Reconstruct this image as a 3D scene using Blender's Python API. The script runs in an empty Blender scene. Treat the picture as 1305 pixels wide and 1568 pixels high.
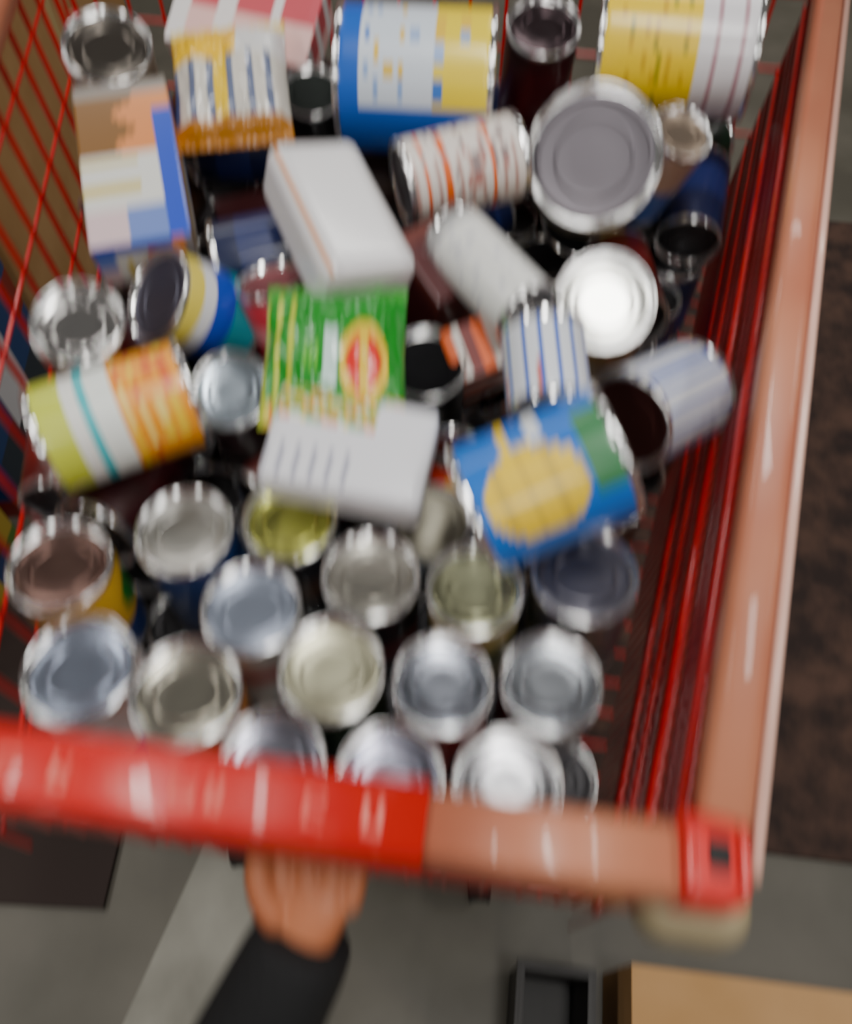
import bpy, math, random
from mathutils import Vector, Matrix, Quaternion, Euler, noise
random.seed(7)
scene = bpy.context.scene
COL = scene.collection

def lin(c):
    out=[]
    for x in c[:3]:
        x=x/255.0
        out.append(x/12.92 if x<=0.04045 else ((x+0.055)/1.055)**2.4)
    return (out[0],out[1],out[2],1.0)

# ---------------------------------------------------------------- materials
def nm(name):
    m=bpy.data.materials.new(name); m.use_nodes=True
    return m, m.node_tree, m.node_tree.nodes['Principled BSDF']
def plain(name,c,rough=.5,metal=0,coat=0,bump=0,bscale=80,var=0,vscale=8,c2=None,lo=.38,hi=.66):
    m,nt,b=nm(name)
    b.inputs['Base Color'].default_value=lin(c); b.inputs['Roughness'].default_value=rough
    b.inputs['Metallic'].default_value=metal; b.inputs['Coat Weight'].default_value=coat
    tc=nt.nodes.new('ShaderNodeTexCoord')
    if c2 is not None:
        n=nt.nodes.new('ShaderNodeTexNoise'); n.inputs['Scale'].default_value=vscale; n.inputs['Detail'].default_value=6
        r=nt.nodes.new('ShaderNodeValToRGB'); r.color_ramp.elements[0].position=lo; r.color_ramp.elements[1].position=hi
        r.color_ramp.elements[0].color=lin(c); r.color_ramp.elements[1].color=lin(c2)
        nt.links.new(tc.outputs['Object'],n.inputs['Vector']); nt.links.new(n.outputs['Fac'],r.inputs['Fac'])
        nt.links.new(r.outputs['Color'],b.inputs['Base Color'])
    if bump:
        n2=nt.nodes.new('ShaderNodeTexNoise'); n2.inputs['Scale'].default_value=bscale
        bp=nt.nodes.new('ShaderNodeBump'); bp.inputs['Strength'].default_value=bump; bp.inputs['Distance'].default_value=.002
        nt.links.new(tc.outputs['Object'],n2.inputs['Vector']); nt.links.new(n2.outputs['Fac'],bp.inputs['Height'])
        nt.links.new(bp.outputs['Normal'],b.inputs['Normal'])
    return m
def printed(name,rough=.35,coat=.3):
    m,nt,b=nm(name)
    a=nt.nodes.new('ShaderNodeVertexColor'); a.layer_name='print'
    nt.links.new(a.outputs['Color'],b.inputs['Base Color'])
    b.inputs['Roughness'].default_value=rough; b.inputs['Coat Weight'].default_value=coat
    b.inputs['Coat Roughness'].default_value=.12
    return m
M_label=printed('printed_paper_label',.38,.35)
M_film=printed('printed_plastic_film',.3,.5)
M_carton=printed('printed_carton',.45,.25)
_metal={}
def metal(c,rough=.24):
    k=(tuple(c),rough)
    if k not in _metal:
        m,nt,b=nm('tinplate_%d'%len(_metal))
        b.inputs['Base Color'].default_value=lin(c); b.inputs['Metallic'].default_value=.9; b.inputs['Roughness'].default_value=rough
        tc=nt.nodes.new('ShaderNodeTexCoord'); n=nt.nodes.new('ShaderNodeTexNoise'); n.inputs['Scale'].default_value=60
        bp=nt.nodes.new('ShaderNodeBump'); bp.inputs['Strength'].default_value=.10; bp.inputs['Distance'].default_value=.001
        nt.links.new(tc.outputs['Object'],n.inputs['Vector']); nt.links.new(n.outputs['Fac'],bp.inputs['Height']); nt.links.new(bp.outputs['Normal'],b.inputs['Normal'])
        _metal[k]=m
    return _metal[k]
M_rim=metal((236,236,236),.14)

# ---------------------------------------------------------------- geometry
class Geo:
    def __init__(s): s.v=[];s.f=[];s.m=[];s.c=[];s.mats=[]
    def mi(s,m):
        if m not in s.mats: s.mats.append(m)
        return s.mats.index(m)
    def face(s,idx,mat,col=(200,200,200)):
        s.f.append(idx); s.m.append(s.mi(mat)); s.c.append(col)
    def add(s,o,M):
        b=len(s.v); s.v+= [M@Vector(p) for p in o.v]
        for f,m,c in zip(o.f,o.m,o.c):
            s.face([i+b for i in f],o.mats[m],c)
    def obj(s,name,M=None,smooth=True,parent=None):
        me=bpy.data.meshes.new(name); me.from_pydata([tuple(p) for p in s.v],[],s.f)
        for m in s.mats: me.materials.append(m)
        me.polygons.foreach_set('material_index',s.m)
        at=me.color_attributes.new('print','FLOAT_COLOR','CORNER')
        buf=[]
        cache={}
        for p,c in zip(s.f,s.c):
            k=tuple(c)
            if k not in cache: cache[k]=lin(k)
            buf+=list(cache[k])*len(p)
        at.data.foreach_set('color',buf)
        me.polygons.foreach_set('use_smooth',[smooth]*len(s.f))
        me.update()
        o=bpy.data.objects.new(name,me); COL.objects.link(o)
        if M is not None: o.matrix_world=M
        if parent: o.parent=parent
        return o

def can_geo(R,H,label,lid=(200,202,205),end=None,segs=64,nv=30,lrough=.24,low=False):
    g=Geo(); ML=metal(tuple(int(c*.83) for c in lid),lrough+.10); ME=metal(end,.4) if end else ML
    prof=[(R*.3,.0035,ME),(R*.48,.0035,ME),(R*.5,.0035,ME),(R*.53,.0027,ME),(R*.56,.0035,ME),(R*.58,.0035,ME),(R*.80,.0035,ME),(R*.82,.0025,ME),(R*.88,.0025,ME),(R*.90,.004,ME),(R*.935,.003,M_rim),(R*.955,0,M_rim),(R*.985,0,M_rim),(R,.0012,M_rim),(R,.0038,M_rim),(R*.972,.0055,M_rim)]
    lstart=len(prof)
    for i in range(nv+1): prof.append((R*.975,.006+(H-.012)*i/nv,'L'))
    prof+=[(R*.972,H-.0055,M_rim),(R,H-.0038,M_rim),(R,H-.0012,M_rim),(R*.985,H,M_rim),(R*.955,H,M_rim),(R*.93,H-.0040,M_rim),(R*.90,H-.0048,M_rim),(R*.875,H-.0046,M_rim),(R*.85,H-.0034,ML),(R*.81,H-.0032,ML),(R*.80,H-.0033,ML),(R*.785,H-.0041,ML),(R*.77,H-.0043,ML),(R*.60,H-.0052,ML),(R*.585,H-.0052,ML),(R*.575,H-.0045,ML),(R*.54,H-.0044,ML),(R*.53,H-.0050,ML),(R*.515,H-.0051,ML),(R*.3,H-.0051,ML)]
    n=len(prof)
    for r,z,_ in prof:
        for k in range(segs):
            a=2*math.pi*k/segs; g.v.append((r*math.cos(a),r*math.sin(a),z-H/2))
    for i in range(n-1):
        m=prof[i+1][2]
        for k in range(segs):
            k2=(k+1)%segs
            q=[i*segs+k,i*segs+k2,(i+1)*segs+k2,(i+1)*segs+k]
            if m=='L' and prof[i][2]=='L':
                g.face(q,M_label,label((k+.5)/segs,(i-lstart+.5)/nv))
            else: g.face(q,M_rim if m=='L' else m)
    b=len(g.v); g.v.append((0,0,prof[0][1]-H/2)); g.v.append((0,0,prof[-1][1]-H/2))
    for k in range(segs):
        k2=(k+1)%segs
        g.face([b,k2,k],ME); g.face([b+1,(n-1)*segs+k,(n-1)*segs+k2],ML)
    return g

def orient(axis,spin=0):
    q=Vector(axis).normalized().to_track_quat('Z','Y')
    return q.to_matrix().to_4x4()@Matrix.Rotation(spin,4,'Z')

SOLIDS=[]   # (sample points, radius) of everything already in the basket
def solid(p,a,H,R):
    h=max(0,H/2-R*.6); n=7
    SOLIDS.append(([p+a*(-h+2*h*i/(n-1)) for i in range(n)],R))
def clear(p,a,H,R,slack=.93):
    h=max(0,H/2-R*.6); n=7
    P=[p+a*(-h+2*h*i/(n-1)) for i in range(n)]
    for Q,r in SOLIDS:
        lim=(r+R)*slack
        if (Q[3]-p).length>.25: continue
        for x in P:
            for y in Q:
                if (x-y).length<lim: return False
    return True

CZ=1.37
def can(name,x,y,drop,R,H,label,axis=(0,0,1),spin=0,center=False,**kw):
    """x,y,drop = centre of lid (or can centre); drop is measured down from 1.37 m"""
    g=can_geo(R,H,label,**kw)
    a=Vector(axis).normalized(); p=Vector((x,y,CZ-drop))
    if not center: p=p-a*(H/2)
    solid(p,a,H,R)
    return g.obj(name,Matrix.Translation(p)@orient(axis,spin))

def L(base,bands=(),panels=(),ell=(),text=None,rep=2,sd=0):
    def f(u,v):
        c=base
        for a,b,cc in bands:
            if a<=v<b: c=cc
        uu=(u*rep)%1
        for u0,u1,v0,v1,cc in panels:
            if u0<=uu<u1 and v0<=v<v1: c=cc
        for eu,ev,ru,rv,cc in ell:
            if ((uu-eu)/ru)**2+((v-ev)/rv)**2<1: c=cc
        return c
    return f
def busy(f,sd,cols,u0=0,u1=1,v0=.1,v1=.9,dens=.5,nu=26,nr=9):
    """small printed copy: rows of short coloured dashes"""
    rnd=random.Random(sd); tab={}
    for r in range(nr):
        for k in range(nu): tab[(k,r)]=rnd.choice(cols) if rnd.random()<dens else None
    def h(u,v):
        if u0<u<u1 and v0<v<v1:
            t=(v-v0)/(v1-v0)*nr
            if (t%1)<.5:
                c=tab.get((int(u*nu),int(t)))
                if c: return c
        return f(u,v)
    return h

def pouch(name,w,l,t,colf,center,ydir,normal,sd=0):
    g=Geo(); NX,NY=52,66; rnd=sd*7.3
    def h(a,b):
        e=max(0,(1-abs(a)**3.0))**.55*max(0,1-min(1,abs(b)/.9)**3.2)**.6
        return t/2*e+.0005
    for s in (1,-1):
        for j in range(NY+1):
            for i in range(NX+1):
                a=-1+2*i/NX; b=-1+2*j/NY
                hh=h(a,b)
                nz=noise.noise(Vector((a*2.5+rnd,b*2.5,s)))*.006*min(1,hh/.006)+noise.noise(Vector((a*9+rnd,b*3.5,s*2)))*.0022
                pin=1-.05*(1-abs(b))**.5
                crimp=.0008*math.sin(i*1.9) if abs(b)>.93 else 0
                g.v.append((a*w/2*pin,b*l/2,s*(hh)+ (nz if s==1 else nz*.5)+crimp))
    def id(s,i,j): return (0 if s==1 else (NX+1)*(NY+1))+j*(NX+1)+i
    for s in (1,-1):
        for j in range(NY):
            for i in range(NX):
                c=colf((i+.5)/NX,(j+.5)/NY)
                q=[id(s,i,j),id(s,i+1,j),id(s,i+1,j+1),id(s,i,j+1)]
                if s==-1:q=q[::-1]
                g.face(q,M_film,c)
    for i in range(NX):
        g.face([id(-1,i,0),id(-1,i+1,0),id(1,i+1,0),id(1,i,0)],M_film,colf(.5,0))
        g.face([id(1,i,NY),id(1,i+1,NY),id(-1,i+1,NY),id(-1,i,NY)],M_film,colf(.5,1))
    for j in range(NY):
        g.face([id(1,0,j),id(1,0,j+1),id(-1,0,j+1),id(-1,0,j)],M_film,colf(0,j/NY))
        g.face([id(-1,NX,j),id(-1,NX,j+1),id(1,NX,j+1),id(1,NX,j)],M_film,colf(1,j/NY))
    n=Vector(normal).normalized(); y=Vector(ydir); y=(y-n*y.dot(n)).normalized(); x=y.cross(n)
    M=Matrix((x,y,n)).transposed().to_4x4(); M.translation=Vector(center)
    for k in (-.3,0,.3): solid(Vector(center)+x*w*k,y,l,t/2)
    return g.obj(name,M)

def carton_geo(sx,sy,sz,colf,mat=None,N=16,r=.0025):
    g=Geo(); mat=mat or M_carton
    axes=[((1,0,0),(0,1,0),(0,0,1)),((0,1,0),(0,0,1),(1,0,0)),((0,0,1),(1,0,0),(0,1,0))]
    k=0
    for U,V,W in axes:
        for s in (1,-1):
            U_,V_,W_=Vector(U),Vector(V),Vector(W)*s
            b=len(g.v)
            for j in range(N+1):
                for i in range(N+1):
                    p=U_*(i/N-.5)+V_*(j/N-.5)+W_*.5
                    q=Vector((p.x*sx,p.y*sy,p.z*sz))
                    inn=Vector([max(-d/2+r,min(d/2-r,c)) for d,c in zip((sx,sy,sz),q)])
                    d=(q-inn)
                    if d.length>1e-9: q=inn+d.normalized()*r
                    g.v.append(tuple(q))
            for j in range(N):
                for i in range(N):
                    q=[b+j*(N+1)+i,b+j*(N+1)+i+1,b+(j+1)*(N+1)+i+1,b+(j+1)*(N+1)+i]
                    if s==-1:q=q[::-1]
                    g.face(q,mat,colf(k,(i+.5)/N,(j+.5)/N))
            k+=1
    return g
def carton(name,dims,colf,center,rot,mat=None,N=16,r=.0025,smooth=False):
    R3=Euler([math.radians(a) for a in rot]).to_matrix()
    M=Matrix.Translation(center)@R3.to_4x4()
    if dims[0]<.3:
        for k in (-.28,.28): solid(Vector(center)+R3@Vector((dims[0]*k,0,0)),R3@Vector((0,1,0)),dims[1],max(dims[2]/2,dims[0]*.22))
    return carton_geo(*dims,colf,mat,N,r).obj(name,M,smooth=smooth)

# ---------------------------------------------------------------- palette
RED=(205,25,20);WHITE=(232,232,236);BLUE=(20,65,185);YEL=(250,200,10);GRN=(40,150,45);ORG=(240,105,20)
TEAL=(30,150,165);MAR=(80,18,26);CRM=(230,216,180);BLK=(20,20,22)

# ---------------------------------------------------------------- room
def slab(name,x0,x1,y0,y1,z0,z1,mat):
    g=Geo(); 
    g.v=[(x0,y0,z0),(x1,y0,z0),(x1,y1,z0),(x0,y1,z0),(x0,y0,z1),(x1,y0,z1),(x1,y1,z1),(x0,y1,z1)]
    for q in ([0,3,2,1],[4,5,6,7],[0,1,5,4],[1,2,6,5],[2,3,7,6],[3,0,4,7]): g.face(q,mat)
    return g.obj(name,smooth=False)
M_conc=plain('polished_concrete',(82,78,68),.5,c2=(106,101,90),vscale=3,bump=.2,bscale=40)
M_wall=plain('painted_block_wall',(115,112,106),.8,c2=(126,122,116),vscale=2)
M_ceil=plain('ceiling_panels',(92,92,94),.9,c2=(102,102,104),vscale=4)
slab('floor',-5,5,-5,5,-.1,0,M_conc)
slab('ceiling',-5,5,-5,5,3.6,3.7,M_ceil)
slab('wall_left',-5.1,-5,-5,5,0,3.6,M_wall); slab('wall_right',5,5.1,-5,5,0,3.6,M_wall)
slab('wall_back',-5,5,5,5.1,0,3.6,M_wall); slab('wall_front',-5,5,-5.1,-5,0,3.6,M_wall)
M_hous=plain('white_enamel',(230,230,230),.4)
def lamp(x,y,power,rotz=0):
    e=bpy.data.objects.new('fluorescent_ceiling_light',None); COL.objects.link(e); e.location=(x,y,3.5); e.rotation_euler=(0,0,rotz)
    g=Geo(); w,l,h=.17,.66,.05
    g.v=[(-w,-l,.1),(w,-l,.1),(w,l,.1),(-w,l,.1),(-w-.03,-l-.03,0),(w+.03,-l-.03,0),(w+.03,l+.03,0),(-w-.03,l+.03,0)]
    for q in ([0,1,2,3],[0,4,5,1],[1,5,6,2],[2,6,7,3],[3,7,4,0]): g.face(q,M_hous)
    o=g.obj('housing',smooth=False); o.parent=e
    d=bpy.data.lights.new('tube_light','AREA'); d.shape='RECTANGLE'; d.size=.3; d.size_y=1.25; d.energy=power; d.color=(1,.98,.94)
    lo=bpy.data.objects.new('tube_light',d); COL.objects.link(lo); lo.parent=e; lo.location=(0,0,-.005)
lamp(.2,.1,43,.3)
for (x,y) in ((-2.4,.4),(2.4,.4),(-1.6,3.2),(1.2,3.4),(-2.4,-2.6),(.2,-2.6),(2.6,-2.6)): lamp(x,y,30,math.pi/2 if y>3 else 0)
w=bpy.data.worlds.new('world'); scene.world=w; w.use_nodes=True
w.node_tree.nodes['Background'].inputs[0].default_value=(.5,.52,.55,1); w.node_tree.nodes['Background'].inputs[1].default_value=.3

# floor things
M_mat=plain('brown_fibre_mat',(38,23,18),.85,c2=(80,56,45),vscale=14,bump=.8,bscale=60)
g=carton_geo(1.5,1.5,.012,lambda k,u,v:(0,0,0),M_mat,6); g.obj('brown_floor_mat',Matrix.Translation((1.03,.93,.006))@Matrix.Rotation(-.12,4,'Z'),smooth=False)
M_fshade=plain('floor_shadow_dark',(46,32,27),.8,bump=.5,bscale=90)
g=carton_geo(.56,.5,.012,lambda k,u,v:(0,0,0),M_fshade,6); g.obj('floor_shadow_slab',Matrix.Translation((-.745,.42,.006))@Matrix.Rotation(-.05,4,'Z'),smooth=False)  # thin dark slab added to stand in for shadow on the floor
M_str=plain('pale_light_streak',(160,157,146),.5,c2=(122,119,108),vscale=5)
g=carton_geo(.13,.9,.002,lambda k,u,v:(0,0,0),M_str,6,r=.0005); g.obj('floor_light_streak',Matrix.Translation((-.325,.10,.0012))@Matrix.Rotation(-.33,4,'Z'),smooth=False)  # pale slab added to paint in light reflected off the concrete
M_card=plain('kraft_cardboard',(176,134,84),.8,c2=(190,148,100),vscale=6,bump=.3,bscale=30)
def cardboard_box(name,dims,loc,rz):
    sx,sy,sz=dims
    g=carton_geo(sx,sy,sz,lambda k,u,v:(0,0,0),M_card,4)
    tape=plain('packing_tape',(205,175,120),.3)
    t=carton_geo(sx*1.004,.05,sz*1.004,lambda k,u,v:(0,0,0),tape,2); g.add(t,Matrix.Identity(4))
    return g.obj(name,Matrix.Translation(loc)@Matrix.Rotation(rz,4,'Z'),smooth=False)
cardboard_box('cardboard_box',(.42,.36,.2),(.240+.20,.071-.20,.1),-.12)
M_crate=plain('black_plastic',(22,17,14),.5)
g=Geo()
for (sx,sy,sz,x,y,z) in ((.09,.30,.01,0,0,.005),(.008,.30,.16,-.043,0,.08),(.008,.30,.16,.043,0,.08),(.09,.008,.16,0,.147,.08),(.09,.008,.16,0,-.147,.08),(.1,.012,.012,0,.15,.16),(.1,.012,.012,0,-.15,.16),(.012,.31,.012,-.045,0,.16),(.012,.31,.012,.045,0,.16)):
    g.add(carton_geo(sx,sy,sz,lambda k,u,v:(0,0,0),M_crate,2),Matrix.Translation((x,y,z)))
g.obj('plastic_crate',Matrix.Translation((.148,-.078,0))@Matrix.Rotation(-.12,4,'Z'),smooth=False)
cardboard_box('cardboard_box',(.7,1.1,.62),(-1.12,1.75,.31),.05)
def bluebox(k,u,v):
    if .3<u<.62 and .3<v<.7: return (235,235,240)
    if (int(u*8)+int(v*6))%5==0: return (150,40,35)
    return (28,70,130) if v>.35 else (40,55,70)
carton('printed_shipping_carton',(.45,.34,.46),bluebox,(-.98,1.0,.23),(0,0,4))
def gbox(k,u,v): return [(90,130,40),(30,60,120),(200,170,60),(45,40,45)][(int(u*5)*3+int(v*5)*2)%4]
carton('printed_shipping_carton',(.42,.28,.36),gbox,(-.97,.66,.18),(0,0,-3))

# ---------------------------------------------------------------- shopping cart
cart=bpy.data.objects.new('shopping_cart',None); COL.objects.link(cart)
NR=Vector((.136,.069)); NL=Vector((-.3595,.136)); BR=NR+Vector((.307,.952))*.93; BL=NL+Vector((-.087,.996))*.945
ZR=.95; ZF=.612
M_red=plain('red_plastic',(212,20,13),.36,coat=.3,c2=(222,78,64),vscale=55,lo=.60,hi=.78)
M_dred=plain('dark_red_plastic',(140,16,13),.4)
M_sal=plain('salmon_plastic',(202,130,98),.4,coat=.25,c2=(188,112,84),vscale=10)  # salmon base with darker salmon noise patches
M_wire=plain('red_coated_wire',(205,14,18),.3,coat=.6)
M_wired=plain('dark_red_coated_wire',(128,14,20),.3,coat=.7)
M_beige=plain('beige_bumper',(165,150,118),.5)
M_steel=metal((110,110,115),.45)
M_blackr=plain('caster_rubber',(25,25,25),.7)
def rbar(name,pts,wd,ht,mat,r=.009):
    p0,p1=Vector(pts[0]),Vector(pts[1]); d=(p1-p0).normalized(); up=Vector((0,0,1)); s=d.cross(up).normalized(); u=s.cross(d)
    sec=[]
    for cx,cy,a0 in ((wd/2-r,ht/2-r,0),(-wd/2+r,ht/2-r,90),(-wd/2+r,-ht/2+r,180),(wd/2-r,-ht/2+r,270)):
        for k in range(7):
            a=math.radians(a0+k*15); sec.append((cx+r*math.cos(a),cy+r*math.sin(a)))
    g=Geo(); n=len(sec)
    for p in (p0,p1):
        for a,b in sec: g.v.append(tuple(p+s*a+u*b))
    for k in range(n):
        g.face([k,(k+1)%n,n+(k+1)%n,n+k],mat)
    g.face(list(range(n))[::-1],mat); g.face([n+i for i in range(n)],mat)
    o=g.obj(name); o.parent=cart
    for p in o.data.polygons:
        if len(p.vertices)>4: p.use_smooth=False
    return o
v3=lambda p,z:(p.x,p.y,z)
nd=(NR-NL).normalized()
seam=NL+nd*((0-NL.x)/nd.x)
rl=random.Random(3)
rbar('nose_rail_sleeve',(v3(NL,ZR-.019),v3(seam,ZR-.019)),.040,.038,M_red,.008)
rbar('nose_rail',(v3(seam,ZR-.018),v3(NR-nd*.012,ZR-.018)),.034,.030,M_sal,.007)
rbar('nose_skirt',(v3(NL,ZR-.052),v3(NR-nd*.012,ZR-.052)),.032,.048,M_dred,.005)
M_ink=plain('worn_pale_ink',(236,125,110),.5,c2=(214,30,24),vscale=70)
g=Geo()
x=-.245
while x<-.03:
    wl=rl.uniform(.006,.014)
    if rl.random()<.65:
        for (a,b,c,d) in ((0,.0032,0,.015),(0,wl,0,.003),(0,wl,.0060,.0088),(wl-.003,wl,.0,.015) if rl.random()<.5 else (0,wl,.012,.015)):
            if rl.random()<.2: continue
            o=carton_geo(b-a,d-c,.0006,lambda k,u,v:(0,0,0),M_ink,3,r=.0002)
            t=(x-NL.x)/nd.x; base=NL+nd*t
            pp=base+nd*((a+b)/2)+Vector((-nd.y,nd.x))*((c+d)/2-.009)
            g.add(o,Matrix.Translation((pp.x,pp.y,ZR+.0002))@Matrix.Rotation(math.atan2(nd.y,nd.x),4,'Z'))
    x+=wl+.005
o=g.obj('worn_lettering',smooth=False); o.parent=cart
rd=(BR-NR).normalized(); off=Vector((rd.y,-rd.x))
rbar('side_rail_right',(v3(NR+rd*.02+off*.003,ZR-.012),v3(BR+off*.003,ZR-.012)),.027,.026,M_sal,.008)
rbar('side_rail_left',(v3(NL,ZR-.014),v3(BL,ZR-.014)),.030,.028,M_sal,.011)
rbar('rear_rail',(v3(BL,ZR-.014),v3(BR,ZR-.014)),.030,.028,M_red,.011)
rbar('side_rail_highlight',(v3(NR+off*.0195,ZR-.012),v3(BR+off*.0195,ZR-.012)),.006,.022,plain('painted_edge_highlight',(238,190,172),.2,coat=.6),.0028)  # highlight on the outer edge, painted in as a pale strip
ang=math.atan2(nd.y,nd.x)
def cap(nme,P,s):
    g=Geo()
    M=Matrix.Translation((P.x,P.y,0))@Matrix.Rotation(ang,4,'Z')
    g.add(carton_geo(.036,.042,.045,lambda k,u,v:(0,0,0),M_red,14,r=.009),M@Matrix.Translation((0,.002,ZR-.022)))
    g.add(carton_geo(.010,.016,.004,lambda k,u,v:(0,0,0),M_blackr,4,r=.0015),M@Matrix.Translation((.002,.003,ZR+.0)))
    for dx in(-.012,.013): g.add(carton_geo(.006,.030,.006,lambda k,u,v:(0,0,0),M_red,6,r=.0025),M@Matrix.Translation((dx,.002,ZR+.001)))
    o=g.obj('corner_cap_'+nme,smooth=True); o.parent=cart
    g=Geo(); g.add(carton_geo(.060,.050,.05,lambda k,u,v:(0,0,0),M_beige,16,r=.018),M@Matrix.Translation((.004*s,-.004,ZR-.066)))
    o=g.obj('corner_bumper_'+nme); o.parent=cart
cap('right',NR,1); cap('left',NL,-1)
def wires(name,segl,r,mat=M_wire):
    cu=bpy.data.curves.new(name,'CURVE'); cu.dimensions='3D'; cu.bevel_depth=r; cu.bevel_resolution=2; cu.use_fill_caps=True
    for pts in segl:
        sp=cu.splines.new('POLY'); sp.points.add(len(pts)-1)
        for i,p in enumerate(pts): sp.points[i].co=(p[0],p[1],p[2],1)
    cu.materials.append(mat)
    o=bpy.data.objects.new(name,cu); COL.objects.link(o); o.parent=cart; return o
INS=.02
cen=(NR+NL+BR+BL)/4
def wallp(P0,P1,t,z):
    P=P0.lerp(P1,t); d=(P1-P0).normalized(); n=Vector((-d.y,d.x))
    if (cen-P).dot(n)<0:n=-n
    k=(ZR-z)/(ZR-ZF); q=P+n*INS*k
    return (q.x,q.y,z)
def wall(name,P0,P1,sp,zs,rv,rh,mat=M_wire):
    ln=(P1-P0).length; n=max(2,int(ln/sp))
    wires(name+'_uprights',[[wallp(P0,P1,i/n,ZR-.02),wallp(P0,P1,i/n,ZF)] for i in range(n+1)],rv,mat)
    wires(name+'_rods',[[wallp(P0,P1,0,z),wallp(P0,P1,1,z)] for z in zs],rh,mat)
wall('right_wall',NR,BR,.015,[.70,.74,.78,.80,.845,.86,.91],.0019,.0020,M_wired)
wires('right_wall_heavy_rods',[[wallp(NR,BR,0,z),wallp(NR,BR,1,z)] for z in (.885,.815)],.0046)
wires('right_wall_mid_rods',[[wallp(NR,BR,0,z),wallp(NR,BR,1,z)] for z in (.76,.715)],.0028)
wall('left_wall',NL,BL,.055,[.66,.72,.80,.88],.0034,.0022)
wall('nose_wall',NL,NR,.03,[.66,.72,.78,.84],.0022,.0022)
wall('rear_wall',BL,BR,.04,[.66,.74,.82,.90],.0022,.0022)
fl=[]
for i in range(1,30):
    a=wallp(NL,BL,i/30,ZF);b=wallp(NR,BR,i/30,ZF); fl.append([a,b])
for i in range(12):
    a=wallp(NL,NR,i/11,ZF);b=wallp(BL,BR,i/11,ZF); fl.append([a,b])
wires('basket_floor_grid',fl,.002)
pts=lambda P,z:(P.x,P.y,z)
ins=lambda P,k:P.lerp(cen,k)
ch=[]
q=[ins(P,.30) for P in (NR,BR,BL,NL)]
for P in q: ch.append([pts(P,ZF),pts(P,.14)])
ch.append([pts(p,.22) for p in q]+[pts(q[0],.22)])
ch.append([pts(p,ZF-.008) for p in q]+[pts(q[0],ZF-.008)])
wires('chassis_tubes',ch,.011,M_dred)
for i,P in enumerate(q):
    g=Geo(); 
    c=can_geo(.055,.03,lambda u,v:(0,0,0),segs=28,nv=1)
    c.mats=[M_blackr if m in(M_label,M_rim) else m for m in c.mats]
    g.add(c,Matrix.Translation((P.x,P.y,.0555))@Matrix.Rotation(math.pi/2,4,'Y'))
    for sx in (-.022,.022): g.add(carton_geo(.004,.03,.09,lambda k,u,v:(0,0,0),M_steel,2,r=.001),Matrix.Translation((P.x+sx,P.y,.095)))
    g.add(carton_geo(.05,.04,.006,lambda k,u,v:(0,0,0),M_steel,2,r=.001),Matrix.Translation((P.x,P.y,.14)))
    o=g.obj('caster_%d'%(i+1)); o.parent=cart
hd=Vector((.134,.991))
wires('push_handle',[[pts(BL,ZR-.01),pts(BL+hd*.1,ZR+.06),pts(BR+hd*.1,ZR+.06),pts(BR,ZR-.01)]],.013,M_red)

# ---------------------------------------------------------------- cans, near group
c7=.110
near=[
 (-.264,.286,.039,(150,118,108),L((240,190,40),bands=[(0,.35,(30,60,130))],ell=[(.5,.6,.2,.2,GRN)])),
 (-.2336,.208,.0405,(190,200,224),L(WHITE,bands=[(.2,.4,BLUE)])),
 (-.158,.191,.0385,(210,205,188),L((225,140,60))),
 (-.1787,.315,.038,(205,203,196),L((30,60,115),ell=[(.5,.5,.2,.2,(60,110,170))])),
 (-.1015,.325,.037,(235,238,130),L((40,40,45),bands=[(.3,.6,(90,60,40))])),
 (-.1227,.2538,.037,(190,200,222),L((225,225,220),bands=[(.5,.7,RED)])),
 (-.0396,.2784,.037,(208,204,192),L(BLK,bands=[(.3,.5,(120,30,30))])),
 (.0347,.268,.0362,(195,196,158),L((210,190,120),bands=[(.3,.6,(60,100,50))])),
 (.1133,.2784,.040,(160,156,168),L((60,60,70))),
 (-.0634,.207,.0375,(226,222,190),L((40,70,40))),
 (.011,.198,.0355,(160,165,176),L((190,60,50))),
 (.0837,.1993,.0362,(178,182,190),L((40,40,60))),
 (-.0974,.144,.0365,(160,160,174),L(BLK)),
 (-.0232,.1362,.0365,(148,148,164),L((50,50,80))),
 (.0507,.132,.0365,(190,190,194),L((160,30,40))),
]
for i,(x,y,R,lid,lf) in enumerate(near):
    rr=random.Random(i); tl=(rr.uniform(-.04,.04),rr.uniform(-.045,.03),1)
    can('tin_can',x,y,.53+rr.uniform(-.003,.002),R-.001,.108,lf,axis=tl,lid=lid,lrough=rr.choice((.12,.16,.20)))

# ---------------------------------------------------------------- other cans
DK=[(60,60,70),(120,40,40),(40,60,120)]
can('tin_can',-.162,.455,.535,.034,.10,L((60,30,35)),axis=(.05,-.35,1),lid=(180,192,204),lrough=.14)
can('large_tin_can',.147,.511,.490,.0425,.115,L((205,160,80),bands=[(.3,.6,CRM)]),axis=(-.097,-.457,.885),lid=(255,255,248),lrough=.14)
can('large_food_can',.148,.655,.458,.0605,.12,busy(L((40,80,170),bands=[(.0,.35,(225,215,120)),(.6,.75,CRM)]),1,DK),axis=(-.15,-.72,.68),lid=(140,134,142),lrough=.35)
can('tin_can',-.266,.460,.463,.036,.11,L(MAR,bands=[(.2,.4,(130,40,45))]),axis=(.1,-.25,1),lid=(240,238,235),lrough=.06)
can('tin_can',-.228,.528,.50,.042,.085,L(CRM,bands=[(.8,1,(235,215,90)),(.62,.8,WHITE),(.38,.62,BLUE),(.0,.38,TEAL)]),axis=(-.62,-.30,.72),lid=(125,124,140),lrough=.35)
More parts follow.
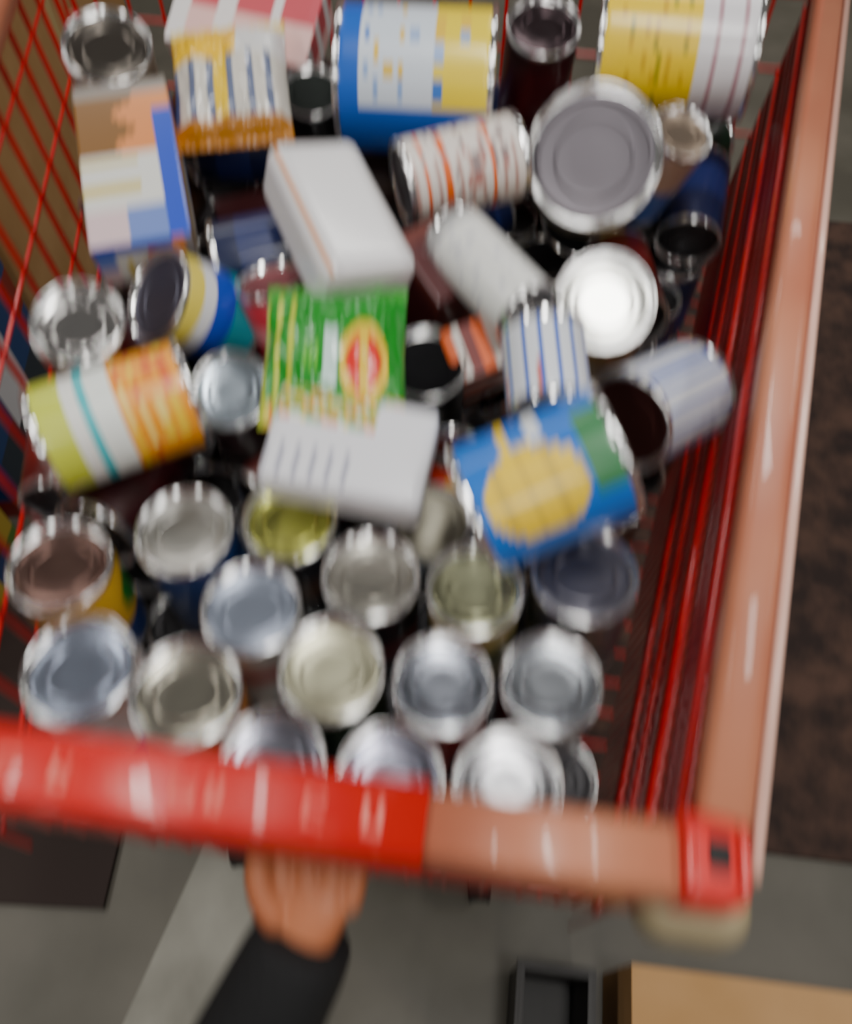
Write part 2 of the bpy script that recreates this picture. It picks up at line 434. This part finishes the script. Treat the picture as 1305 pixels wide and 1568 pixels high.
can('striped_label_can',.030,.660,.475,.037,.112,busy(lambda u,v: ORG if (.10<v<.14 or .28<v<.32 or .7<v<.73) else ((200,160,150) if (int(v*40)%4==0 and (u*3)%1<.6) else (240,230,222)),3,[(190,120,110),(150,130,130)],dens=.35),axis=(1,.33,.05),center=True)
can('white_label_can',.052,.533,.482,.030,.11,busy(L((236,236,232),bands=[(0,.1,(180,180,180))]),4,[(215,215,218),(205,205,210)],dens=.25),axis=(.54,-.80,-.05),center=True,lid=(140,140,146),lrough=.4)
can('blue_drink_mix_can',-.008,.797,.475,.067,.15,busy(lambda u,v:( (15,95,200) if .48<=u<.76 or (v<.14) else ((250,222,40) if v>.62 else (222,232,244))),5,[(60,120,210),(150,180,230),(240,200,60)],v0=.15,u0=.1,u1=.47,dens=.3),axis=(1,-.08,.0),spin=math.radians(-5),center=True)
can('yellow_label_can',.255,.86,.480,.062,.155,busy(lambda u,v:((250,212,0) if v<.62 else ((190,150,160) if int(v*60)%5==0 else (235,232,236))),6,[(180,160,20),(225,180,0)],v0=.1,v1=.6,dens=.3),axis=(1,-.18,.05),center=True)
can('maroon_label_can',.118,.855,.45,.038,.12,L((75,12,22),bands=[(.85,1,(60,15,20))]),axis=(.0,-.3,1),lid=(100,84,88),lrough=.12)
can('black_label_can',-.115,.80,.485,.031,.11,L(BLK),axis=(.05,-.3,1),lid=(50,55,52),lrough=.5)
can('orange_label_can',-.322,.845,.465,.045,.11,L((200,190,170)),axis=(.15,-.35,1),lid=(140,132,124),lrough=.14)
can('pink_label_can',-.135,.553,.505,.032,.11,L((215,60,75),bands=[(.6,.75,(235,150,155))]),axis=(-.2,.25,1),lid=(190,115,120),lrough=.4)
can('beige_label_can',.243,.722,.478,.030,.11,L((205,175,150),bands=[(0,.5,(60,100,180))]),axis=(.2,-.3,1),lid=(185,165,145))
can('orange_label_can',-.2346,.402,.505,.042,.118,busy(lambda u,v:((248,160,20) if v>.52 else ((240,245,240) if v>.36 else ((60,190,200) if v>.31 else ((240,240,235) if v>.20 else (205,215,70))))),8,[(228,100,20),(250,205,40),(255,225,120)],v0=.55,v1=.98,dens=.6,nu=14,nr=4),axis=(.90,.42,.0),spin=.4,center=True)
can('tin_can',.150,.392,.500,.040,.090,lambda u,v:((60,100,190) if int(u*50)%3==0 else (232,234,238)),axis=(-.70,-.56,.26),lid=(88,48,44),lrough=.5)
can('tin_can',.004,.341,.560,.032,.10,L((205,222,240),bands=[(.6,.8,(110,160,215))]),axis=(-.1,-.25,1),lid=(205,200,180),lrough=.3)
can('small_red_can',.022,.398,.535,.022,.09,L((30,22,24),bands=[(.4,.95,(215,50,15))],ell=[(.5,.7,.15,.1,YEL)]),axis=(.0,.3,1),lid=(80,30,24))
can('black_label_jar',.0,.470,.52,.034,.11,L(BLK,bands=[(.6,.8,(40,35,30))]),axis=(0,-.2,1),lid=(25,25,27),lrough=.5)
BU=.60
def bluecan(u,v):
    if ((v-.42)/.36)**2+((u-BU)/.11)**2<1 : return (250,212,50) if int(v*22)%4 else (225,190,60)
    if .30<v<.38 and BU-.28<u<BU: return (250,212,50)
    if .5<v<.6 and BU-.25<u<BU-.12: return (235,240,245)
    if v>.80 and BU-.15<u<BU+.06: return (60,130,80)
    return (8,112,212)
can('blue_label_can',.080,.320,.472,.047,.108,bluecan,axis=(.92,.28,.30),spin=-1.57,center=True)
can('blue_striped_can',.086,.404,.455,.031,.068,lambda u,v:(60,100,200) if int(u*60)%4==0 else ((215,120,110) if int(u*60)%9==2 and v<.4 else (228,232,240)),axis=(-.05,.95,.25),lid=(150,150,160),lrough=.4,center=True)

# ---------------------------------------------------------------- pouches and cartons
def greenbag(u,v):
    if v>.90: return (60,165,50)
    if ((u-.72)/.17)**2+((v-.36)/.28)**2<1:
        return (225,35,25) if ((u-.72)/.12)**2+((v-.36)/.20)**2<1 and not abs(u-.72)<.035 else (240,200,50)
    if .44<u<.53 and .2<v<.6: return (210,238,230)
    if u<.26 and int(u*30)%3==0: return (190,205,60)
    if .28<u<.42 and .3<v<.5 and int(u*50)%2: return (120,200,70)
    if v<.14: return [(235,220,80),(240,140,40),(80,170,50)][int(u*14)%3]
    return (18,140,34)
pouch('green_snack_bag',.113,.120,.042,greenbag,(-.070,.443,CZ-.482),(0,1,.20),(0,-.2,1),1)
def fruitbox(k,u,v):
    if k==0:
        if v>.66 and u<.62: return [(80,170,50),(240,140,40),(235,220,80),(60,150,40),(245,240,220),(90,180,60),(225,90,40)][(int(u*26)*5+int(v*22)*3)%7]
        if .08<v<.40 and u<.55 and int(u*30)%3==0: return (165,165,182)
    return (232,232,238)
carton('white_food_carton',(.116,.076,.040),fruitbox,(-.054,.353,CZ-.488),(12,3,-11),N=30,r=.006,smooth=True)
def whitebox(k,u,v):
    if u<.07 and k==0: return (225,150,90)
    if k in (4,5) : return (215,205,205)
    return (238,236,238)
carton('white_food_carton',(.082,.150,.055),whitebox,(-.074,.568,CZ-.462),(8,14,25),N=26,r=.014,smooth=True,mat=M_film)
def yelbag(u,v):
    if v<.15: return (180,115,20)
    if .6<v<.9 : return (250,200,20) if u<.6 else (235,235,235)
    if .15<v<.6 and int(u*18)%3==0: return (110,120,150)
    if .35<u<.5: return (245,205,40)
    return (220,215,205) if v<.6 else (240,215,110)
pouch('yellow_pasta_bag',.115,.14,.05,yelbag,(-.190,.785,CZ-.472),(-.12,1,.15),(0,-.3,1),3)
def pinkbox(k,u,v):
    if (int(u*9)+k)%3==0: return (235,230,230)
    return (205,80,92) if v>.45 else (235,190,185)
carton('pink_cracker_box',(.15,.10,.06),pinkbox,(-.185,.905,.89),(25,5,-12))
def tallbox(k,u,v):
    if u>.80 and v<.78: return (30,72,200)
    if v>.90: return (140,132,124)
    if v>.52: return (128,84,16) if u<.5+.12*math.sin(v*30) else (228,140,72)
    if v<.22: return (222,196,200) if u<.4 else (110,135,205)
    if int(v*26)%4==0 and u<.6: return (215,195,90)
    return (228,228,222)
carton('cereal_box',(.088,.195,.05),tallbox,(-.270,.676,.874),(9,0,14),N=34)
carton('maroon_carton',(.052,.07,.08),lambda k,u,v:(84,32,34) if v<.8 else (110,50,42),(.005,.565,.85),(20,0,35))
carton('orange_striped_carton',(.055,.045,.09),lambda k,u,v:(235,100,30) if int(u*6)%3==0 else ((230,220,212) if int(u*6)%3==1 else (120,40,35)),(.048,.506,.815),(25,-15,15))
carton('dark_red_carton',(.09,.09,.06),lambda k,u,v:(50,12,16),(-.160,.69,.79),(0,0,20))

# ---------------------------------------------------------------- fill beneath (one object)
def inside(x,y,r):
    P=Vector((x,y))
    for A,B in ((NL,NR),(NR,BR),(BR,BL),(BL,NL)):
        d=(B-A).normalized(); n=Vector((-d.y,d.x))
        if (P-A).dot(n)<r+INS+.006: return False
    return True
fill=Geo(); rf=random.Random(11)
cols=[(50,14,18),(20,30,70),(26,20,18),(62,34,16),(15,40,25),(42,40,46),(84,20,16),(30,20,16)]  # dark label colours deepen the shade in gaps between the goods
proto=[can_geo(.036,.108,L(c,bands=[(.3,.6,tuple(min(255,int(k*1.4)) for k in c))]),segs=28,nv=5,lid=(75,74,76),lrough=.35) for c in cols]
j=0; y=.10
while y<1.1:
    x=-.46+(.037 if j%2 else 0)
    while x<.5:
        if inside(x,y,.036): fill.add(rf.choice(proto),Matrix.Translation((x,y,ZF+.004+.054)))
        x+=.074
    y+=.0645; j+=1
# loose second layer: keep only tries that do not run into anything already placed
cnt=0
for k in range(2600):
    x=rf.uniform(-.42,.42); y=rf.uniform(.38,1.03); z=rf.uniform(.762,.80 if k<1500 else .84)
    t=rf.random()
    a=Vector((rf.uniform(-1,1),rf.uniform(-1,1),rf.uniform(-.12,.12))).normalized()
    if not (inside(x+a.x*.05,y+a.y*.05,.03) and inside(x-a.x*.05,y-a.y*.05,.03)): continue
    p=Vector((x,y,z))
    if clear(p,a,.108,.036,.90):
        solid(p,a,.108,.036); fill.add(rf.choice(proto),Matrix.Translation(p)@orient(a)); cnt+=1
print('second layer',cnt)
fill.obj('canned_goods_pile')

# ---------------------------------------------------------------- arm gripping the rail
arm=bpy.data.objects.new('person_arm',None); COL.objects.link(arm)
M_skin=plain('skin',(188,114,76),.5,c2=(168,94,60),vscale=30); M_skin.node_tree.nodes['Principled BSDF'].inputs['Subsurface Weight'].default_value=.1
M_slv=plain('black_knit_sleeve',(14,14,16),.85,bump=.6,bscale=150)
def skin(name,chains,mat,voxel=None,sub=2):
    vs=[];es=[];rad=[];roots=[]
    for ch in chains:
        b=len(vs); roots.append(b)
        for i,(p,r) in enumerate(ch):
            vs.append(p); rad.append(r if isinstance(r,tuple) else (r,r))
            if i: es.append((b+i-1,b+i))
    me=bpy.data.meshes.new(name); me.from_pydata(vs,es,[]); me.update()
    o=bpy.data.objects.new(name,me); COL.objects.link(o)
    md=o.modifiers.new('skin','SKIN'); md.use_smooth_shade=True
    for i,sv in enumerate(me.skin_vertices[0].data):
        sv.radius=rad[i]; sv.use_root=i in roots
    s=o.modifiers.new('sub','SUBSURF'); s.levels=sub; s.render_levels=sub
    if voxel:
        r=o.modifiers.new('remesh','REMESH'); r.mode='VOXEL'; r.voxel_size=voxel; r.use_smooth_shade=True
        k=o.modifiers.new('sm','SMOOTH'); k.iterations=3; k.factor=.5
    me.materials.append(mat); o.parent=arm; return o
chains=[[((-.096,.005,.79),.021),((-.080,.035,.816),.020),((-.071,.048,.834),(.021,.017)),((-.064,.062,.846),(.023,.014)),((-.060,.076,.853),(.024,.011))]]
fx=[(-.083,.0075,.0),(-.068,.0078,.003),(-.053,.0078,.002),(-.039,.0070,-.005)]
for x,r,e in fx:
    yy=.080-(x+.055)*.13
    chains.append([((x*.8-.013,yy-.020,.848),r*1.05),((x,yy,.856),r*1.10),((x+.001,yy+.026+e,.855),r),((x+.001,yy+.042+e,.863),r*.92),((x,yy+.042+e,.881),r*.8)])
chains.append([((-.080,.052,.840),.012),((-.091,.062,.850),.0105),((-.096,.077,.860),.0095),((-.094,.090,.866),.0085)])
skin('hand',chains,M_skin,.0015)
skin('sleeve',[[((-.068,.052,.838),.0295),((-.071,.045,.832),.033),((-.079,.032,.822),.035),((-.094,.010,.798),.037),((-.118,-.03,.76),.043),((-.165,-.11,.70),.050),((-.205,-.19,.68),.056),((-.23,-.24,.76),.058),((-.24,-.27,.90),.062),((-.24,-.28,1.05),.068)]],M_slv)

# ---------------------------------------------------------------- camera
cd=bpy.data.cameras.new('camera'); cam=bpy.data.objects.new('camera',cd); COL.objects.link(cam)
cam.location=(0,0,CZ); cam.rotation_euler=(math.radians(32),0,0)
cd.sensor_fit='VERTICAL'; cd.sensor_height=24; cd.lens=24*1280/1568; cd.clip_start=.02
cd.dof.use_dof=True; cd.dof.focus_distance=30; cd.dof.aperture_fstop=1.2; cd.dof.aperture_ratio=5.0
scene.camera=cam
